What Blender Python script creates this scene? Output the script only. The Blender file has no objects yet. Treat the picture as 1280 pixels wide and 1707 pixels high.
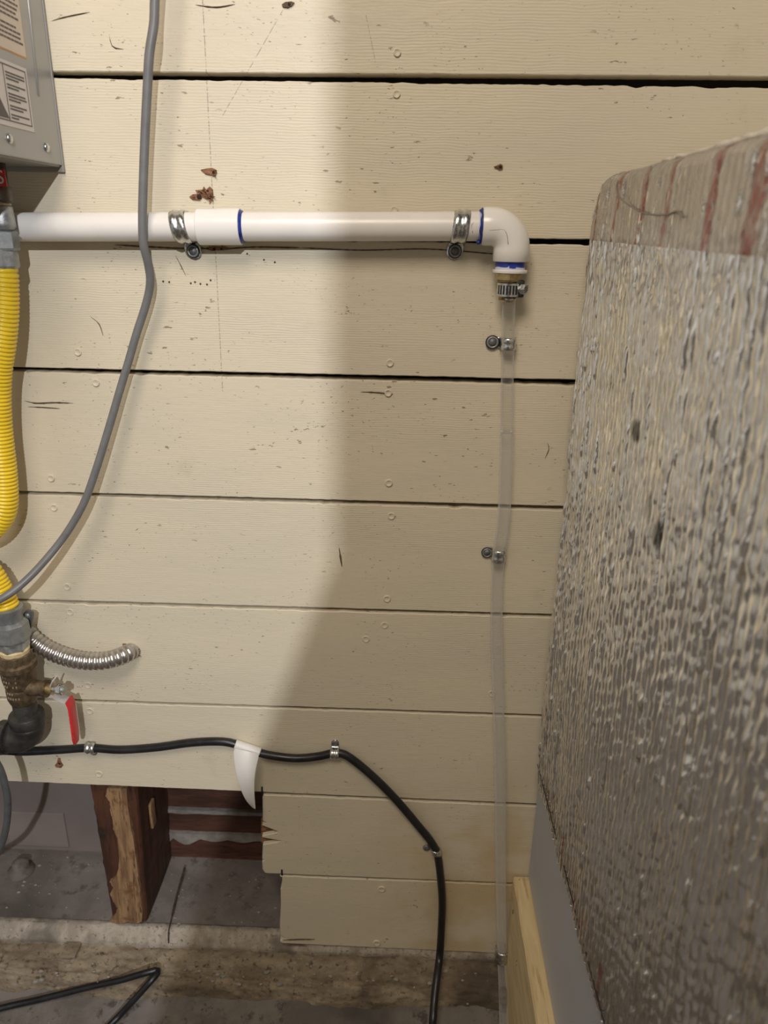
import bpy, bmesh, math, random
import numpy as np
from mathutils import Vector, Matrix, noise as mnoise
from math import sin, cos, pi, sqrt, radians

# ------------------------------------------------------------------ camera
YAW, PITCH, ROLL, CAMD, FPX, CAMH = -0.02679, 0.36406, 0.01781, 0.80739, 1246.9, 1.09
FW = Vector((sin(YAW)*cos(PITCH), cos(YAW)*cos(PITCH), -sin(PITCH)))
_r = Vector((cos(YAW), -sin(YAW), 0)); _u = _r.cross(FW)
RT = _r*cos(ROLL) + _u*sin(ROLL); UP = _u*cos(ROLL) - _r*sin(ROLL)
CAM = Vector((0, -CAMD, CAMH))
cd = bpy.data.cameras.new('camera'); cam = bpy.data.objects.new('camera', cd)
bpy.context.scene.collection.objects.link(cam)
cam.matrix_world = Matrix((( RT.x, UP.x, -FW.x, CAM.x), (RT.y, UP.y, -FW.y, CAM.y), (RT.z, UP.z, -FW.z, CAM.z), (0,0,0,1)))
cd.sensor_fit = 'VERTICAL'; cd.sensor_height = 36; cd.lens = FPX/1707*36; cd.clip_start = 0.01
cd.dof.use_dof = True; cd.dof.focus_distance = 0.84; cd.dof.aperture_fstop = 7.5
bpy.context.scene.camera = cam

# ------------------------------------------------------------------ light
sc = bpy.context.scene
sc.view_settings.view_transform = 'Standard'; sc.view_settings.look = 'None'
sc.view_settings.gamma = 1; sc.view_settings.exposure = 0.0
w = bpy.data.worlds.new('world'); sc.world = w; w.use_nodes = True
w.node_tree.nodes['Background'].inputs[0].default_value = (1.0, .88, .75, 1)
w.node_tree.nodes['Background'].inputs[1].default_value = 0.075
def area(name, loc, target, size, power, col, size_y=None):
    l = bpy.data.lights.new(name, 'AREA'); l.energy = power; l.color = col; l.size = size
    if size_y: l.shape = 'RECTANGLE'; l.size_y = size_y
    o = bpy.data.objects.new(name, l); sc.collection.objects.link(o)
    o.location = loc; o.rotation_euler = (Vector(target)-Vector(loc)).to_track_quat('-Z', 'Y').to_euler()
    return o
pl = bpy.data.lights.new('bulb', 'POINT'); pl.energy = 146; pl.color = (.94, .96, 1); pl.shadow_soft_size = .017
po = bpy.data.objects.new('bulb', pl); sc.collection.objects.link(po); po.location = (.38, -2.4, CAMH+.90)
area('ceiling_light', (-.20, -1.1, CAMH+.95), (0, 0, CAMH-.1), .5, 13.4, (1, .875, .73))

# ------------------------------------------------------------------ helpers
def ray(px, py): return FW + RT*((px-640)/FPX) + UP*((853.5-py)/FPX)
def P(px, py, d=0.0):                      # point at distance d in front of the plank wall
    v = ray(px, py); return CAM + v*((CAMD-d)/v.y)
def PZ(px, py, z):                         # point on the level z (relative to the camera height)
    v = ray(px, py); return CAM + v*(z/v.z)
def PX(px, py, x):                         # point on the plane X = x
    v = ray(px, py); return CAM + v*(x/v.x)
def pm(n, p):                              # n photo pixels in metres at point p
    return n*((Vector(p)-CAM).dot(FW))/FPX
rnd = random.Random(4)

def link(o, parent=None, label=None, cat=None, group=None, kind=None):
    sc.collection.objects.link(o)
    if parent is not None: o.parent = parent
    if label: o['label'] = label
    if cat: o['category'] = cat
    if group: o['group'] = group
    if kind: o['kind'] = kind
    return o
def empty(name, loc=(0,0,0), **k):
    o = bpy.data.objects.new(name, None); o.location = loc; o.empty_display_size = .02
    return link(o, **k)
def mobj(name, V, F, m, parent=None, smooth=True, **k):
    me = bpy.data.meshes.new(name); 
    off = parent.location if parent is not None and parent.type == 'EMPTY' else Vector((0,0,0))
    me.from_pydata([tuple(Vector(v)-off) for v in V], [], F)
    bm = bmesh.new(); bm.from_mesh(me); bmesh.ops.recalc_face_normals(bm, faces=bm.faces); bm.to_mesh(me); bm.free()
    me.materials.append(m)
    if smooth: me.polygons.foreach_set('use_smooth', [True]*len(me.polygons))
    o = bpy.data.objects.new(name, me)
    return link(o, parent, **k)
def sharp(o, ang=35):
    me = o.data; bm = bmesh.new(); bm.from_mesh(me)
    for e in bm.edges:
        if len(e.link_faces) == 2 and e.calc_face_angle(0) > radians(ang): e.smooth = False
    bm.to_mesh(me); bm.free(); return o
def join(*parts):
    V, F = [], []
    for v, f in parts:
        n = len(V); V += [Vector(q) for q in v]; F += [tuple(i+n for i in g) for g in f]
    return V, F
def spline(pts, n=12):
    pts = [Vector(p) for p in pts]; q = [pts[0]*2-pts[1]] + pts + [pts[-1]*2-pts[-2]]; out = []
    for i in range(1, len(q)-2):
        for k in range(n):
            t = k/n; a, b, c, d = q[i-1:i+3]
            out.append(.5*((2*b)+(c-a)*t+(2*a-5*b+4*c-d)*t*t+(3*b-a-3*c+d)*t**3))
    out.append(pts[-1]); return out
def resample(pts, step):
    out = [pts[0]]; acc = 0
    for a, b in zip(pts, pts[1:]):
        L = (b-a).length
        while acc + L >= step:
            t = (step-acc)/L; a = a.lerp(b, t); out.append(a.copy()); L = (b-a).length; acc = 0
        acc += L
    out.append(pts[-1]); return out
def tube(pts, r, seg=14, caps=True):
    n = len(pts); V, F = [], []; up = None
    for i, p in enumerate(pts):
        t = (pts[min(i+1, n-1)]-pts[max(i-1, 0)]).normalized()
        if up is None: up = Vector((0,0,1)) if abs(t.z) < .8 else Vector((1,0,0))
        s = t.cross(up).normalized(); up = s.cross(t).normalized()
        rr = r(i) if callable(r) else r
        for k in range(seg):
            a = 2*pi*k/seg; V.append(p + s*cos(a)*rr + up*sin(a)*rr)
    for i in range(n-1):
        for k in range(seg):
            F.append((i*seg+k, i*seg+(k+1)%seg, (i+1)*seg+(k+1)%seg, (i+1)*seg+k))
    if caps: F += [tuple(range(seg)), tuple((n-1)*seg+k for k in range(seg))]
    return V, F
def lathe(o, axis, prof, seg=24, caps=True):     # prof = [(distance along axis, radius)]
    axis = Vector(axis).normalized(); o = Vector(o)
    s = axis.cross(Vector((0,1,0)) if abs(axis.y) < .8 else Vector((0,0,1))).normalized(); u = axis.cross(s)
    V, F = [], []
    for h, r in prof:
        for k in range(seg):
            a = 2*pi*k/seg + pi/seg; V.append(o + axis*h + s*cos(a)*r + u*sin(a)*r)
    for i in range(len(prof)-1):
        for k in range(seg):
            F.append((i*seg+k, i*seg+(k+1)%seg, (i+1)*seg+(k+1)%seg, (i+1)*seg+k))
    if caps: F += [tuple(range(seg)), tuple((len(prof)-1)*seg+k for k in range(seg))]
    return V, F
def bbox(lo, hi, b=0.0, jit=0.0, seed=0, sub=0):
    bm = bmesh.new(); bmesh.ops.create_cube(bm, size=1)
    lo, hi = Vector(lo), Vector(hi); c = (lo+hi)/2; s = hi-lo
    for v in bm.verts: v.co = Vector((v.co.x*s.x, v.co.y*s.y, v.co.z*s.z)) + c
    if b: bmesh.ops.bevel(bm, geom=bm.edges[:], offset=b, segments=2, affect='EDGES', profile=.6)
    V = [v.co.copy() for v in bm.verts]; F = [tuple(v.index for v in f.verts) for f in bm.faces]; bm.free()
    return V, F
def prism(outline, d0, d1, cham=0.0):            # outline [(x,z)] in world, from depth d1 (back) to d0 (front), distances in front of wall
    n = len(outline); cx = sum(p[0] for p in outline)/n; cz = sum(p[1] for p in outline)/n
    V = [Vector((x, -d1, z)) for x, z in outline]; F = [tuple(range(n))]; rings = [0]
    if cham:
        V += [Vector((x, -(d0-cham), z)) for x, z in outline]
        ins = []
        for i in range(n):
            a = Vector(outline[i-1]); b = Vector(outline[i]); c = Vector(outline[(i+1) % n])
            t = (c-a); t = t.normalized() if t.length > 1e-9 else Vector((1,0)); nn = Vector((-t.y, t.x))
            ins.append(b + nn*cham)
        A = sum(outline[i][0]*outline[(i+1)%n][1]-outline[(i+1)%n][0]*outline[i][1] for i in range(n))
        if A < 0: ins = [Vector(o)*2-i_ for o, i_ in zip(outline, ins)]
        V += [Vector((q.x, -d0, q.y)) for q in ins]; rings = [0, n, 2*n]
    else:
        V += [Vector((x, -d0, z)) for x, z in outline]; rings = [0, n]
    for a, b in zip(rings, rings[1:]):
        for i in range(n): F.append((a+i, a+(i+1)%n, b+(i+1)%n, b+i))
    F.append(tuple(rings[-1]+i for i in range(n)))
    return V, F

# ------------------------------------------------------------------ material toolkit
class NT:
    def __init__(s, name):
        s.m = bpy.data.materials.new(name); s.m.use_nodes = True; s.t = s.m.node_tree; s.b = s.t.nodes['Principled BSDF']
        s.out = s.t.nodes['Material Output']
        tc = s.t.nodes.new('ShaderNodeNewGeometry'); s.pos = tc.outputs['Position']
    def n(s, typ, **k):
        o = s.t.nodes.new(typ)
        for a, b in k.items(): setattr(o, a, b)
        return o
    def L(s, a, b): s.t.links.new(a, b)
    def set(s, sock, v):
        if isinstance(v, bpy.types.NodeSocket): s.L(v, sock)
        elif v is not None:
            if hasattr(sock, 'default_value') and isinstance(v, tuple) and len(v) == 3 and len(sock.default_value) == 4: v = (*v, 1)
            sock.default_value = v
    def map(s, scale=(1,1,1), rot=(0,0,0), loc=(0,0,0), vec=None):
        o = s.n('ShaderNodeMapping'); s.L(vec or s.pos, o.inputs[0])
        o.inputs['Scale'].default_value = scale; o.inputs['Rotation'].default_value = rot; o.inputs['Location'].default_value = loc
        return o.outputs[0]
    def noise(s, vec, scale, detail=4, rough=.55, dist=0):
        o = s.n('ShaderNodeTexNoise'); s.L(vec, o.inputs['Vector']); o.inputs['Scale'].default_value = scale
        o.inputs['Detail'].default_value = detail; o.inputs['Roughness'].default_value = rough; o.inputs['Distortion'].default_value = dist
        return o.outputs['Fac']
    def ramp(s, fac, a, b, ca=0., cb=1.):
        o = s.n('ShaderNodeMapRange'); o.interpolation_type = 'SMOOTHSTEP'
        s.set(o.inputs['Value'], fac); o.inputs['From Min'].default_value = a; o.inputs['From Max'].default_value = b
        o.inputs['To Min'].default_value = ca; o.inputs['To Max'].default_value = cb; return o.outputs[0]
    def math(s, op, a, b=None, c=None):
        o = s.n('ShaderNodeMath', operation=op); s.set(o.inputs[0], a)
        if b is not None: s.set(o.inputs[1], b)
        if c is not None: s.set(o.inputs[2], c)
        return o.outputs[0]
    def mix(s, f, a, b):
        o = s.n('ShaderNodeMix', data_type='RGBA'); s.set(o.inputs[0], f); s.set(o.inputs[6], a); s.set(o.inputs[7], b); return o.outputs[2]
    def xyz(s):
        o = s.n('ShaderNodeSeparateXYZ'); s.L(s.pos, o.inputs[0]); return o.outputs
    def bump(s, h, strength, dist=.001, prev=None):
        o = s.n('ShaderNodeBump'); s.L(h, o.inputs['Height']); o.inputs['Strength'].default_value = strength
        o.inputs['Distance'].default_value = dist
        if prev: s.L(prev, o.inputs['Normal'])
        return o.outputs[0]
    def fin(s, col=None, rough=.5, metal=0., normal=None, spec=None):
        s.set(s.b.inputs['Base Color'], col); s.set(s.b.inputs['Roughness'], rough); s.set(s.b.inputs['Metallic'], metal)
        if normal: s.L(normal, s.b.inputs['Normal'])
        if spec is not None: s.b.inputs['Specular IOR Level'].default_value = spec
        return s.m
def simple(name, col, rough=.5, metal=0., var=.12, scale=60, bump=0., dirt=None, spec=None):
    t = NT(name); f = t.noise(t.pos, scale); dark = tuple(c*(1-var) for c in col); lite = tuple(min(1, c*(1+var)) for c in col)
    c = t.mix(t.ramp(f, .3, .7), dark, lite)
    if dirt: c = t.mix(t.ramp(t.noise(t.map(loc=(3,1,2)), dirt[1], 6, .65), dirt[2], dirt[2]+.12), c, dirt[0])
    nrm = t.bump(t.noise(t.pos, scale*5, 5), bump) if bump else None
    return t.fin(c, t.ramp(f, .2, .8, max(0, rough-.07), rough+.07), metal, nrm, spec)

# cream painted planks
def plank_material():
    t = NT('cream_paint'); X, Y, Z = t.xyz()
    base = (.670, .600, .460)
    big = t.noise(t.map((2.5, 2.5, 9)), 1.6, 4)
    col = t.mix(t.ramp(big, .3, .75), base, (.625, .565, .445))
    # yellowed area low on the right
    mx = t.ramp(X, -.07, .10); mz = t.ramp(Z, .46, .30); mn = t.ramp(t.noise(t.map((6, 6, 9)), 1.4, 4), .38, .62)
    col = t.mix(t.math('MULTIPLY', t.math('MULTIPLY', mx, mz), t.math('MULTIPLY', mn, .55)), col, (.50, .35, .14))
    # greasy smudges
    sm = t.ramp(t.noise(t.map((5, 5, 5), loc=(4, 0, 2)), 3, 5, .6), .60, .78)
    col = t.mix(t.math('MULTIPLY', sm, .22), col, (.36, .30, .21))
    # fine pock marks and specks
    v1 = t.ramp(t.noise(t.map((60, 60, 170), loc=(1, 3, 5)), 3.0, 3, .6), .66, .685)
    reg = t.ramp(t.noise(t.map((5, 5, 7), loc=(9, 1, 3)), 2.2, 3), .44, .62)
    v1 = t.math('MULTIPLY', v1, reg)
    v2 = t.ramp(t.noise(t.map((35, 90, 90), rot=(0, .5, 0), loc=(7, 3, 1)), 2.4, 4, .55), .675, .70)
    v2 = t.math('MULTIPLY', v2, t.ramp(t.noise(t.map(loc=(2, 8, 4)), 11, 2), .48, .6))
    sp = t.math('MAXIMUM', v1, v2)
    col = t.mix(t.math('MULTIPLY', sp, .75), col, (.20, .13, .075))
    # struck chalk line and two pencil lines
    def line(x0, z0, x1, z1, wdt, amt, sc_):
        sl = (x1-x0)/(z1-z0); d = t.math('ABSOLUTE', t.math('SUBTRACT', t.math('SUBTRACT', X, x0), t.math('MULTIPLY', t.math('SUBTRACT', Z, z0), sl)))
        m = t.ramp(d, wdt, wdt*.4); lo, hi = min(z0, z1), max(z0, z1)
        m = t.math('MULTIPLY', m, t.math('MULTIPLY', t.math('GREATER_THAN', Z, lo), t.math('LESS_THAN', Z, hi)))
        return t.math('MULTIPLY', t.math('MULTIPLY', m, t.ramp(t.noise(t.map((40, 40, sc_)), 4, 2), .38, .58)), amt)
    a, b = P(336, -30), P(371, 655); ln = line(a.x, a.z, b.x, b.z, .0007, .6, 120)
    a, b = P(478, 5), P(368, 198); ln = t.math('MAXIMUM', ln, line(a.x, a.z, b.x, b.z, .0007, .55, 60))
    a, b = P(610, 25), P(626, 105); ln = t.math('MAXIMUM', ln, line(a.x, a.z, b.x, b.z, .0007, .45, 120))
    col = t.mix(ln, col, (.16, .13, .10))
    # grain showing through the paint
    wv = t.n('ShaderNodeTexWave', wave_type='BANDS', bands_direction='Z'); t.L(t.map((.35, .35, 1)), wv.inputs[0])
    wv.inputs['Scale'].default_value = 125; wv.inputs['Distortion'].default_value = 7; wv.inputs['Detail'].default_value = 3; wv.inputs['Detail Scale'].default_value = .55
    amp = t.ramp(t.noise(t.map((2, 2, 10), loc=(5, 5, 5)), 1.5, 3), .36, .66, .12, 1)
    g = t.math('MULTIPLY', wv.outputs['Fac'], amp)
    g2 = t.noise(t.map((14, 14, 220)), 2.0, 4, .6)
    nrm = t.bump(g, .32, .0004); nrm = t.bump(g2, .22, .0007, nrm)
    nrm = t.bump(t.noise(t.map((30, 30, 60)), 2, 4), .35, .0012, nrm); nrm = t.bump(t.math('SUBTRACT', 1, sp), .8, .0007, nrm)
    return t.fin(col, .46, 0, nrm, .35)
M_PLANK = plank_material()
M_RAW = simple('plank_raw_edge', (.10, .065, .035), .85, 0, .4, 90, .3)
M_DARK = simple('dark_sheathing', (.012, .010, .008), .9, 0, .3, 30)
M_PVC = simple('white_pvc', (.80, .77, .735), .33, 0, .03, 25, 0, ((.42, .36, .31), 26, .70))
M_PVC2 = simple('white_pvc_fitting', (.83, .81, .78), .22, 0, .015, 15)
M_BLUE = simple('blue_primer', (.012, .030, .20), .35, 0, .5, 220)
def m_bush():
    t = NT('primer_stained_bushing'); f = t.ramp(t.noise(t.map((1, 1, 2.2)), 95, 3, .5, .6), .44, .56)
    z = t.xyz()[2]; zz = t.ramp(z, P(850, 452, .02).z, P(850, 438, .02).z, -.35, .45)
    f = t.ramp(t.math('ADD', t.noise(t.map((1, 1, 1.5)), 110, 3, .5, .8), zz), .42, .62)
    return t.fin(t.mix(f, (.66, .66, .80), (.02, .045, .32)), .3)
M_BUSH = m_bush()
M_GALV = simple('galvanised_steel', (.62, .64, .64), .26, 1, .22, 320, .12)
M_GALVD = simple('dull_zinc', (.42, .43, .43), .48, .75, .18, 140, .2)
M_GREYPAINT = simple('grey_fitting_metal', (.30, .31, .31), .42, .55, .12, 160, .08)
M_SCREW = simple('dark_screw_head', (.17, .17, .175), .5, .5, .2, 300, .15)
M_BLACKRING = simple('black_ring', (.012, .013, .018), .5, 0, .2)
M_BRASS = simple('aged_brass', (.50, .38, .19), .38, .85, .25, 200, .15)
M_BRASSD = simple('dark_tarnished_brass', (.170, .128, .080), .46, .7, .3, 160, .35, ((.42, .36, .25), 70, .66))
M_TAPEY = simple('thread_tape', (.66, .53, .30), .6, 0, .15, 200, .3)
M_YEL = simple('yellow_coating', (.86, .60, .030), .36, 0, .06, 60, 0)
M_GCAB = simple('grey_cable_jacket', (.165, .165, .168), .42, 0, .08, 60)
M_BCAB = simple('black_cable_jacket', (.012, .012, .014), .36, 0, .3, 60)
M_WORN = simple('worn_cast_brass', (.36,.30,.21), .5, .5, .25, 200)
M_LEVER = simple('zinc_lever', (.62,.61,.60), .42, .35, .06, 60)
M_IRON = simple('black_iron', (.050, .046, .043), .46, .4, .35, 70, .45, ((.14, .12, .11), 50, .62))
M_RED = simple('red_vinyl', (.62, .030, .035), .34, 0, .08, 90)
M_WHITE = simple('white_lettering', (.80, .78, .76), .5)
M_FLAG = simple('white_tape', (.72, .70, .67), .45, 0, .06, 20, .1)
M_HEATER = simple('grey_enamel', (.385, .385, .385), .36, .25, .04, 20, .03)
M_HEATERD = simple('grey_enamel_underside', (.30, .285, .265), .5, .1, .08, 20)
M_INK = simple('label_ink', (.12, .105, .10), .6)
M_STK = simple('label_paper', (.70, .65, .62), .5, 0, .03)
M_STK2 = simple('label_paper_cream', (.70, .60, .50), .5, 0, .05)
M_ORANGE = simple('label_orange', (.78, .38, .10), .5, 0, .1)
M_PANEL = simple('pale_grey_panel', (.44, .455, .50), .45, 0, .03, 8)
M_BLK2 = simple('black_plastic', (.02, .02, .02), .4)
M_GLINE = simple('gas_pipe_dull', (.20, .18, .16), .55, .5, .3, 90, .2)

def m_alu():
    t = NT('flexible_aluminium'); f = t.noise(t.pos, 120)
    return t.fin(t.mix(t.ramp(f, .3, .7), (.50, .48, .46), (.64, .61, .59)), .30, .95, t.bump(t.noise(t.pos, 500), .12))
M_ALU = m_alu()

def m_wood(name, c1, c2, c3, axis=(1,1,1), wscale=60, rough=.7, b=.5, dark=None):
    t = NT(name); v = t.map(axis)
    f = t.noise(v, wscale, 6, .62, .4); g = t.noise(t.map(tuple(a*3.5 for a in axis), loc=(1,2,3)), wscale, 4)
    c = t.mix(t.ramp(f, .35, .62), c1, c2); c = t.mix(t.ramp(g, .55, .7), c, c3)
    if dark: c = t.mix(t.ramp(t.noise(t.map(loc=(6,2,9)), dark[1], 5, .6), dark[2], dark[2]+.14), c, dark[0])
    return t.fin(c, rough, 0, t.bump(f, b, .0012))
M_STUD = m_wood('old_stained_stud', (.045, .017, .010), (.095, .036, .018), (.026, .011, .008), (1, 1, .12), 70, .65, .6, ((.020, .012, .009), 14, .56))
M_SPLIT = m_wood('split_bare_wood', (.19, .105, .052), (.34, .21, .105), (.075, .036, .018), (1, 1, .10), 130, .75, .9, ((.16, .07, .03), 30, .6))
M_SPLINT = m_wood('torn_brown_wood', (.13, .055, .025), (.30, .15, .075), (.07, .03, .016), (.3, 1, 1), 260, .8, .6, ((.03, .012, .008), 60, .55))
M_LATH = m_wood('brown_lath', (.070, .028, .017), (.115, .048, .030), (.05, .02, .014), (.12, 1, 1), 90, .8, .5)
M_PINE = m_wood('new_pine', (.60, .46, .25), (.72, .58, .34), (.50, .36, .18), (1, .07, 1), 70, .6, .2)
def m_conc(name, a, b, c, s=14, bump=.8, sc_=(1,1,1), rot=(0,0,0)):
    t = NT(name); f = t.noise(t.map(sc_, rot), s, 8, .68, .4); g = t.noise(t.map(loc=(2,5,1)), s*4.5, 7, .7); h = t.noise(t.map(loc=(8,1,1)), s*.35, 4)
    col = t.mix(t.ramp(f, .38, .62), a, b); col = t.mix(t.ramp(g, .54, .66), col, c); col = t.mix(t.ramp(h, .5, .7), col, tuple(q*.55 for q in a))
    wh = t.ramp(t.noise(t.map(loc=(5,5,1)), 120, 3), .74, .77); col = t.mix(t.math('MULTIPLY', wh, .7), col, (.55, .52, .47))
    return t.fin(col, .88, 0, t.bump(t.math('ADD', f, g), bump, .0025))
M_CONC = m_conc('grey_concrete', (.150, .130, .118), (.215, .190, .172), (.115, .098, .088), 9, .45)
M_LEDGE = m_conc("brown_crumbling_mortar", (.185, .143, .098), (.34, .275, .19), (.095, .068, .045), 26, 1.0, (.5, 1, 1))
M_STRIP = m_conc('pale_mortar_strip', (.33, .285, .23), (.46, .41, .34), (.17, .14, .11), 45, .6, (1, .35, .5), (0, .6, 0))
M_FLOOR = m_conc('dirty_floor', (.120, .105, .092), (.185, .165, .145), (.075, .062, .054), 12, .6)
M_PLAST = simple('mauve_plaster', (.215, .180, .165), .85, 0, .08, 12, .2)
M_MORT = simple('grey_mortar', (.29, .265, .235), .9, 0, .2, 60, .5)

def m_clear(name, tint, base):
    t = NT(name); lw = t.n('ShaderNodeLayerWeight'); lw.inputs[0].default_value = .42
    tr = t.n('ShaderNodeBsdfTransparent'); tr.inputs[0].default_value = (*tint, 1)
    t.b.inputs['Base Color'].default_value = (.84, .83, .81, 1); t.b.inputs['Roughness'].default_value = .12
    t.b.inputs['Specular IOR Level'].default_value = .9
    f = t.ramp(lw.outputs['Facing'], 0, 1, base, base+.50)
    ms = t.n('ShaderNodeMixShader'); t.L(f, ms.inputs[0]); t.L(tr.outputs[0], ms.inputs[1]); t.L(t.b.outputs[0], ms.inputs[2]); t.L(ms.outputs[0], t.out.inputs[0])
    return t.m
M_CLEAR = m_clear('clear_vinyl', (.98, .98, .98), .06)
M_CLEAR2 = m_clear('milky_clear_vinyl', (.98, .98, .98), .11)

# ------------------------------------------------------------------ planks
def zline(p1, p2):
    a, b = P(*p1), P(*p2); s = (b.z-a.z)/(b.x-a.x); return lambda x: a.z + s*(x-a.x)
GAP = [((100,125),(1270,137), 9.5, 15), ((100,386),(975,404), 8, 8.5), ((30,616),(950,638), 7, 9), ((40,822),(925,847.5), 5.5, 7), ((40,1001.5),(910,1026.5), 5, 5.5),
       ((75,1166),(890,1193), 4.5, 5), ((60,1306),(890,1342), 4.5, 5.5), ((475,1459),(865,1474), 5, 4.5)]
def gapfun(k):
    a, b, w0, w1 = GAP[k]; zf = zline(a, b); xa, xb = P(*a).x, P(*b).x
    ga = pm(w0, P(*a))*1.05/2; gb = pm(w1, P(*b))*1.05/2
    hw = lambda x: ga + (gb-ga)*min(1.3, max(-.3, (x-xa)/(xb-xa)))
    return zf, hw
XL, XR = -1.15, .95
wall_back = empty('wall_back', (0,0,0), kind='structure')
def edge(k, x, side):
    zf, hw = gapfun(k); return zf(x) + side*hw(x)
def plank(k, x0, x1, top, bot, left=None):
    n = int((x1-x0)/.004); s = k*7.3
    dz = lambda x, q, a=.0007: a*(mnoise.noise(Vector((x*120, q, s)))*1.0 + mnoise.noise(Vector((x*30, q, s)))*.7) if abs(x) < .6 else 0
    out = [(x0+(x1-x0)*i/n, bot(x0+(x1-x0)*i/n)+dz(x0+(x1-x0)*i/n, 1, .0004)) for i in range(n+1)]
    tp = []
    for i in range(n+1):
        x = x1-(x1-x0)*i/n; c = mnoise.noise(Vector((x*60, 9.1, s)))
        tp.append((x, top(x)+dz(x, 5)-(.0011*max(0, c-.25)*3)))
    out += tp
    if left: out += left
    off = rnd.uniform(-.0006, .0006)
    V, F = prism(out, off, -.0195, .0009)
    o = mobj('plank', V, F, M_PLANK, wall_back, smooth=False)
    return o
fns = [gapfun(k) for k in range(8)]
up = lambda k: (lambda x: fns[k][0](x) + fns[k][1](x))       # bottom of the plank above gap k
dn = lambda k: (lambda x: fns[k][0](x) - fns[k][1](x))       # top of the plank below gap k
planks = []
planks.append(plank(0, XL, XR, lambda x: CAMH+.274, up(0)))
planks.append(plank(0.5, XL, XR, lambda x: CAMH+.420, lambda x: CAMH+.279))
for k in range(6): planks.append(plank(k+1, XL, XR, dn(k), up(k+1)))
xa = P(437, 1390).x; xb = P(468, 1520).x
# plank 7 with two torn notches in its sawn end
e = [(437.5,1327),(438,1368),(446,1371),(437,1375),(437,1376),(463,1386),(462,1388),(437,1393),(437,1396),(470,1402),(461,1404),(438,1408),(437,1432),(441,1434),(437,1436),(437.5,1449),(441,1454.5)]
left = [(P(*q).x, P(*q).z) for q in e]
planks.append(plank(7, P(446,1456).x, XR, dn(6), up(7), left))
z8 = zline((470,1573), (820,1589))
e = [(470,1463),(470,1480),(467.5,1482),(468,1510),(466,1545),(468,1560),(478,1566),(467,1568),(467,1571)]
planks.append(plank(8, P(471,1571).x, XR, dn(7), lambda x: z8(x), [(P(*q).x, P(*q).z) for q in e]))
# saw kerfs running up past the cut
def patch(name, pts, d0, d1, m, parent, **k):
    return mobj(name, *prism([(P(*q).x, P(*q).z) for q in pts], d0, d1), m, parent, smooth=False, **k)
patch('saw_kerf', [(435.5,1311),(438,1311),(438.5,1326),(435.5,1326)], .0012, -.002, M_BLACKRING, planks[7])
patch('saw_kerf', [(468.5,1449),(471,1449),(471.5,1458),(468.5,1458)], .0012, -.002, M_BLACKRING, planks[8])
patch('torn_wood', [(434,1372),(448,1372),(468,1385),(468,1390),(475,1402),(462,1407),(434,1411)], -.006, -.012, M_SPLINT, planks[8])
M_HOLE = simple('dark_hole', (.022, .013, .008), .9)
# nail heads painted over
for px, py, k in [(662,88,0),(661,157,2),(657,350,2),(650,605,3),(647,655,4),(648,805,4),(652,860,5),(645,998,5),(641,1042,6),(130,587,3),(160,638,4),(85,797,4),(90,846,5),(112,978,5),(117,1020,6),
                  (147,1142,6),(820,1156,6),(165,1290,7),(150,1185,7),(700,1590,8),(636,1482,9),(628,1572,9),(610,1065,6)]:
    if px == 700: continue
    p = P(px, py); r = pm(6.2, p)
    mobj('nail_head', *lathe(p, (0,-1,0), [(-.004, r), (.0010, r), (.0016, r*.86), (.0010, r*.72), (.0007, 0.0001)], 16), M_PLANK, planks[k])
# torn spots and old screw holes
def torn(px, py, outline, k, holes=(), m=M_SPLINT, shards=0):
    for _ in range(shards):
        a, b = rnd.choice(outline); an = rnd.uniform(0, 6.3); L_ = rnd.uniform(3, 9)
        a *= .7; b *= .7; p_ = P(px+a, py+b, .0012); q_ = P(px+a+cos(an)*L_, py+b+sin(an)*L_*.7, .0012+rnd.uniform(.0005,.005))
        mobj('splinter', *tube([p_, p_.lerp(q_, .6), q_], lambda i: (.0008,.0006,.0001)[i], 5), m, planks[k])
    o = patch('torn_spot', [(px+a, py+b) for a, b in outline], .0016, -.002, m, planks[k])
    for a, b, r in holes:
        p = P(px+a, py+b, .0016); mobj('hole', *lathe(p, (0,-1,0), [(-.003, pm(r,p)), (.0003, pm(r*.85,p)), (.0004, pm(r*.3,p))], 7), M_HOLE, planks[k])
torn(349, 287, [(-14,-4),(-4,-6),(5,-7),(12,-4),(13,2),(9,6),(2,5),(-6,3)], 2, [(7,0,3)], shards=5)
torn(342, 322, [(-16,-5),(-4,-6),(-2,-11),(2,-6),(8,-11),(13,-6),(14,6),(12,12),(8,18),(6,10),(0,9),(-4,6),(-8,12),(-20,11),(-26,6),(-20,2),(-8,0)], 2, [(-10,6,5),(10,5,2.4),(4,-4,2)], shards=16)
torn(830, 278, [(-7,0),(0,-3),(4,-5),(8,-2),(7,4),(2,5)], 2, [(4,0,3)])
torn(99, 1271, [(-2,-8),(2,-8),(3,-2),(7,4),(3,8),(-5,7),(-7,4),(-3,-1)], 7, [(0,2,2.4)])
torn(480, 8, [(-10,0),(-4,-4),(6,-5),(11,-3),(7,2),(0,5),(-8,4)], 0, [(2,-1,3)], M_RAW)
torn(363, 414, [(-20,0),(-8,-4),(2,-3),(12,-4),(20,0),(10,3),(0,2),(-10,4)], 3, [(-6,1,3),(6,1,2.5)], M_SPLINT, 8)
torn(221, 1086, [(-16,-14),(-4,-13),(6,-6),(13,-1),(8,3),(10,9),(2,10),(-4,14),(-16,12)], 6, [(-5,0,11)], M_SPLINT, 14)
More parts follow.
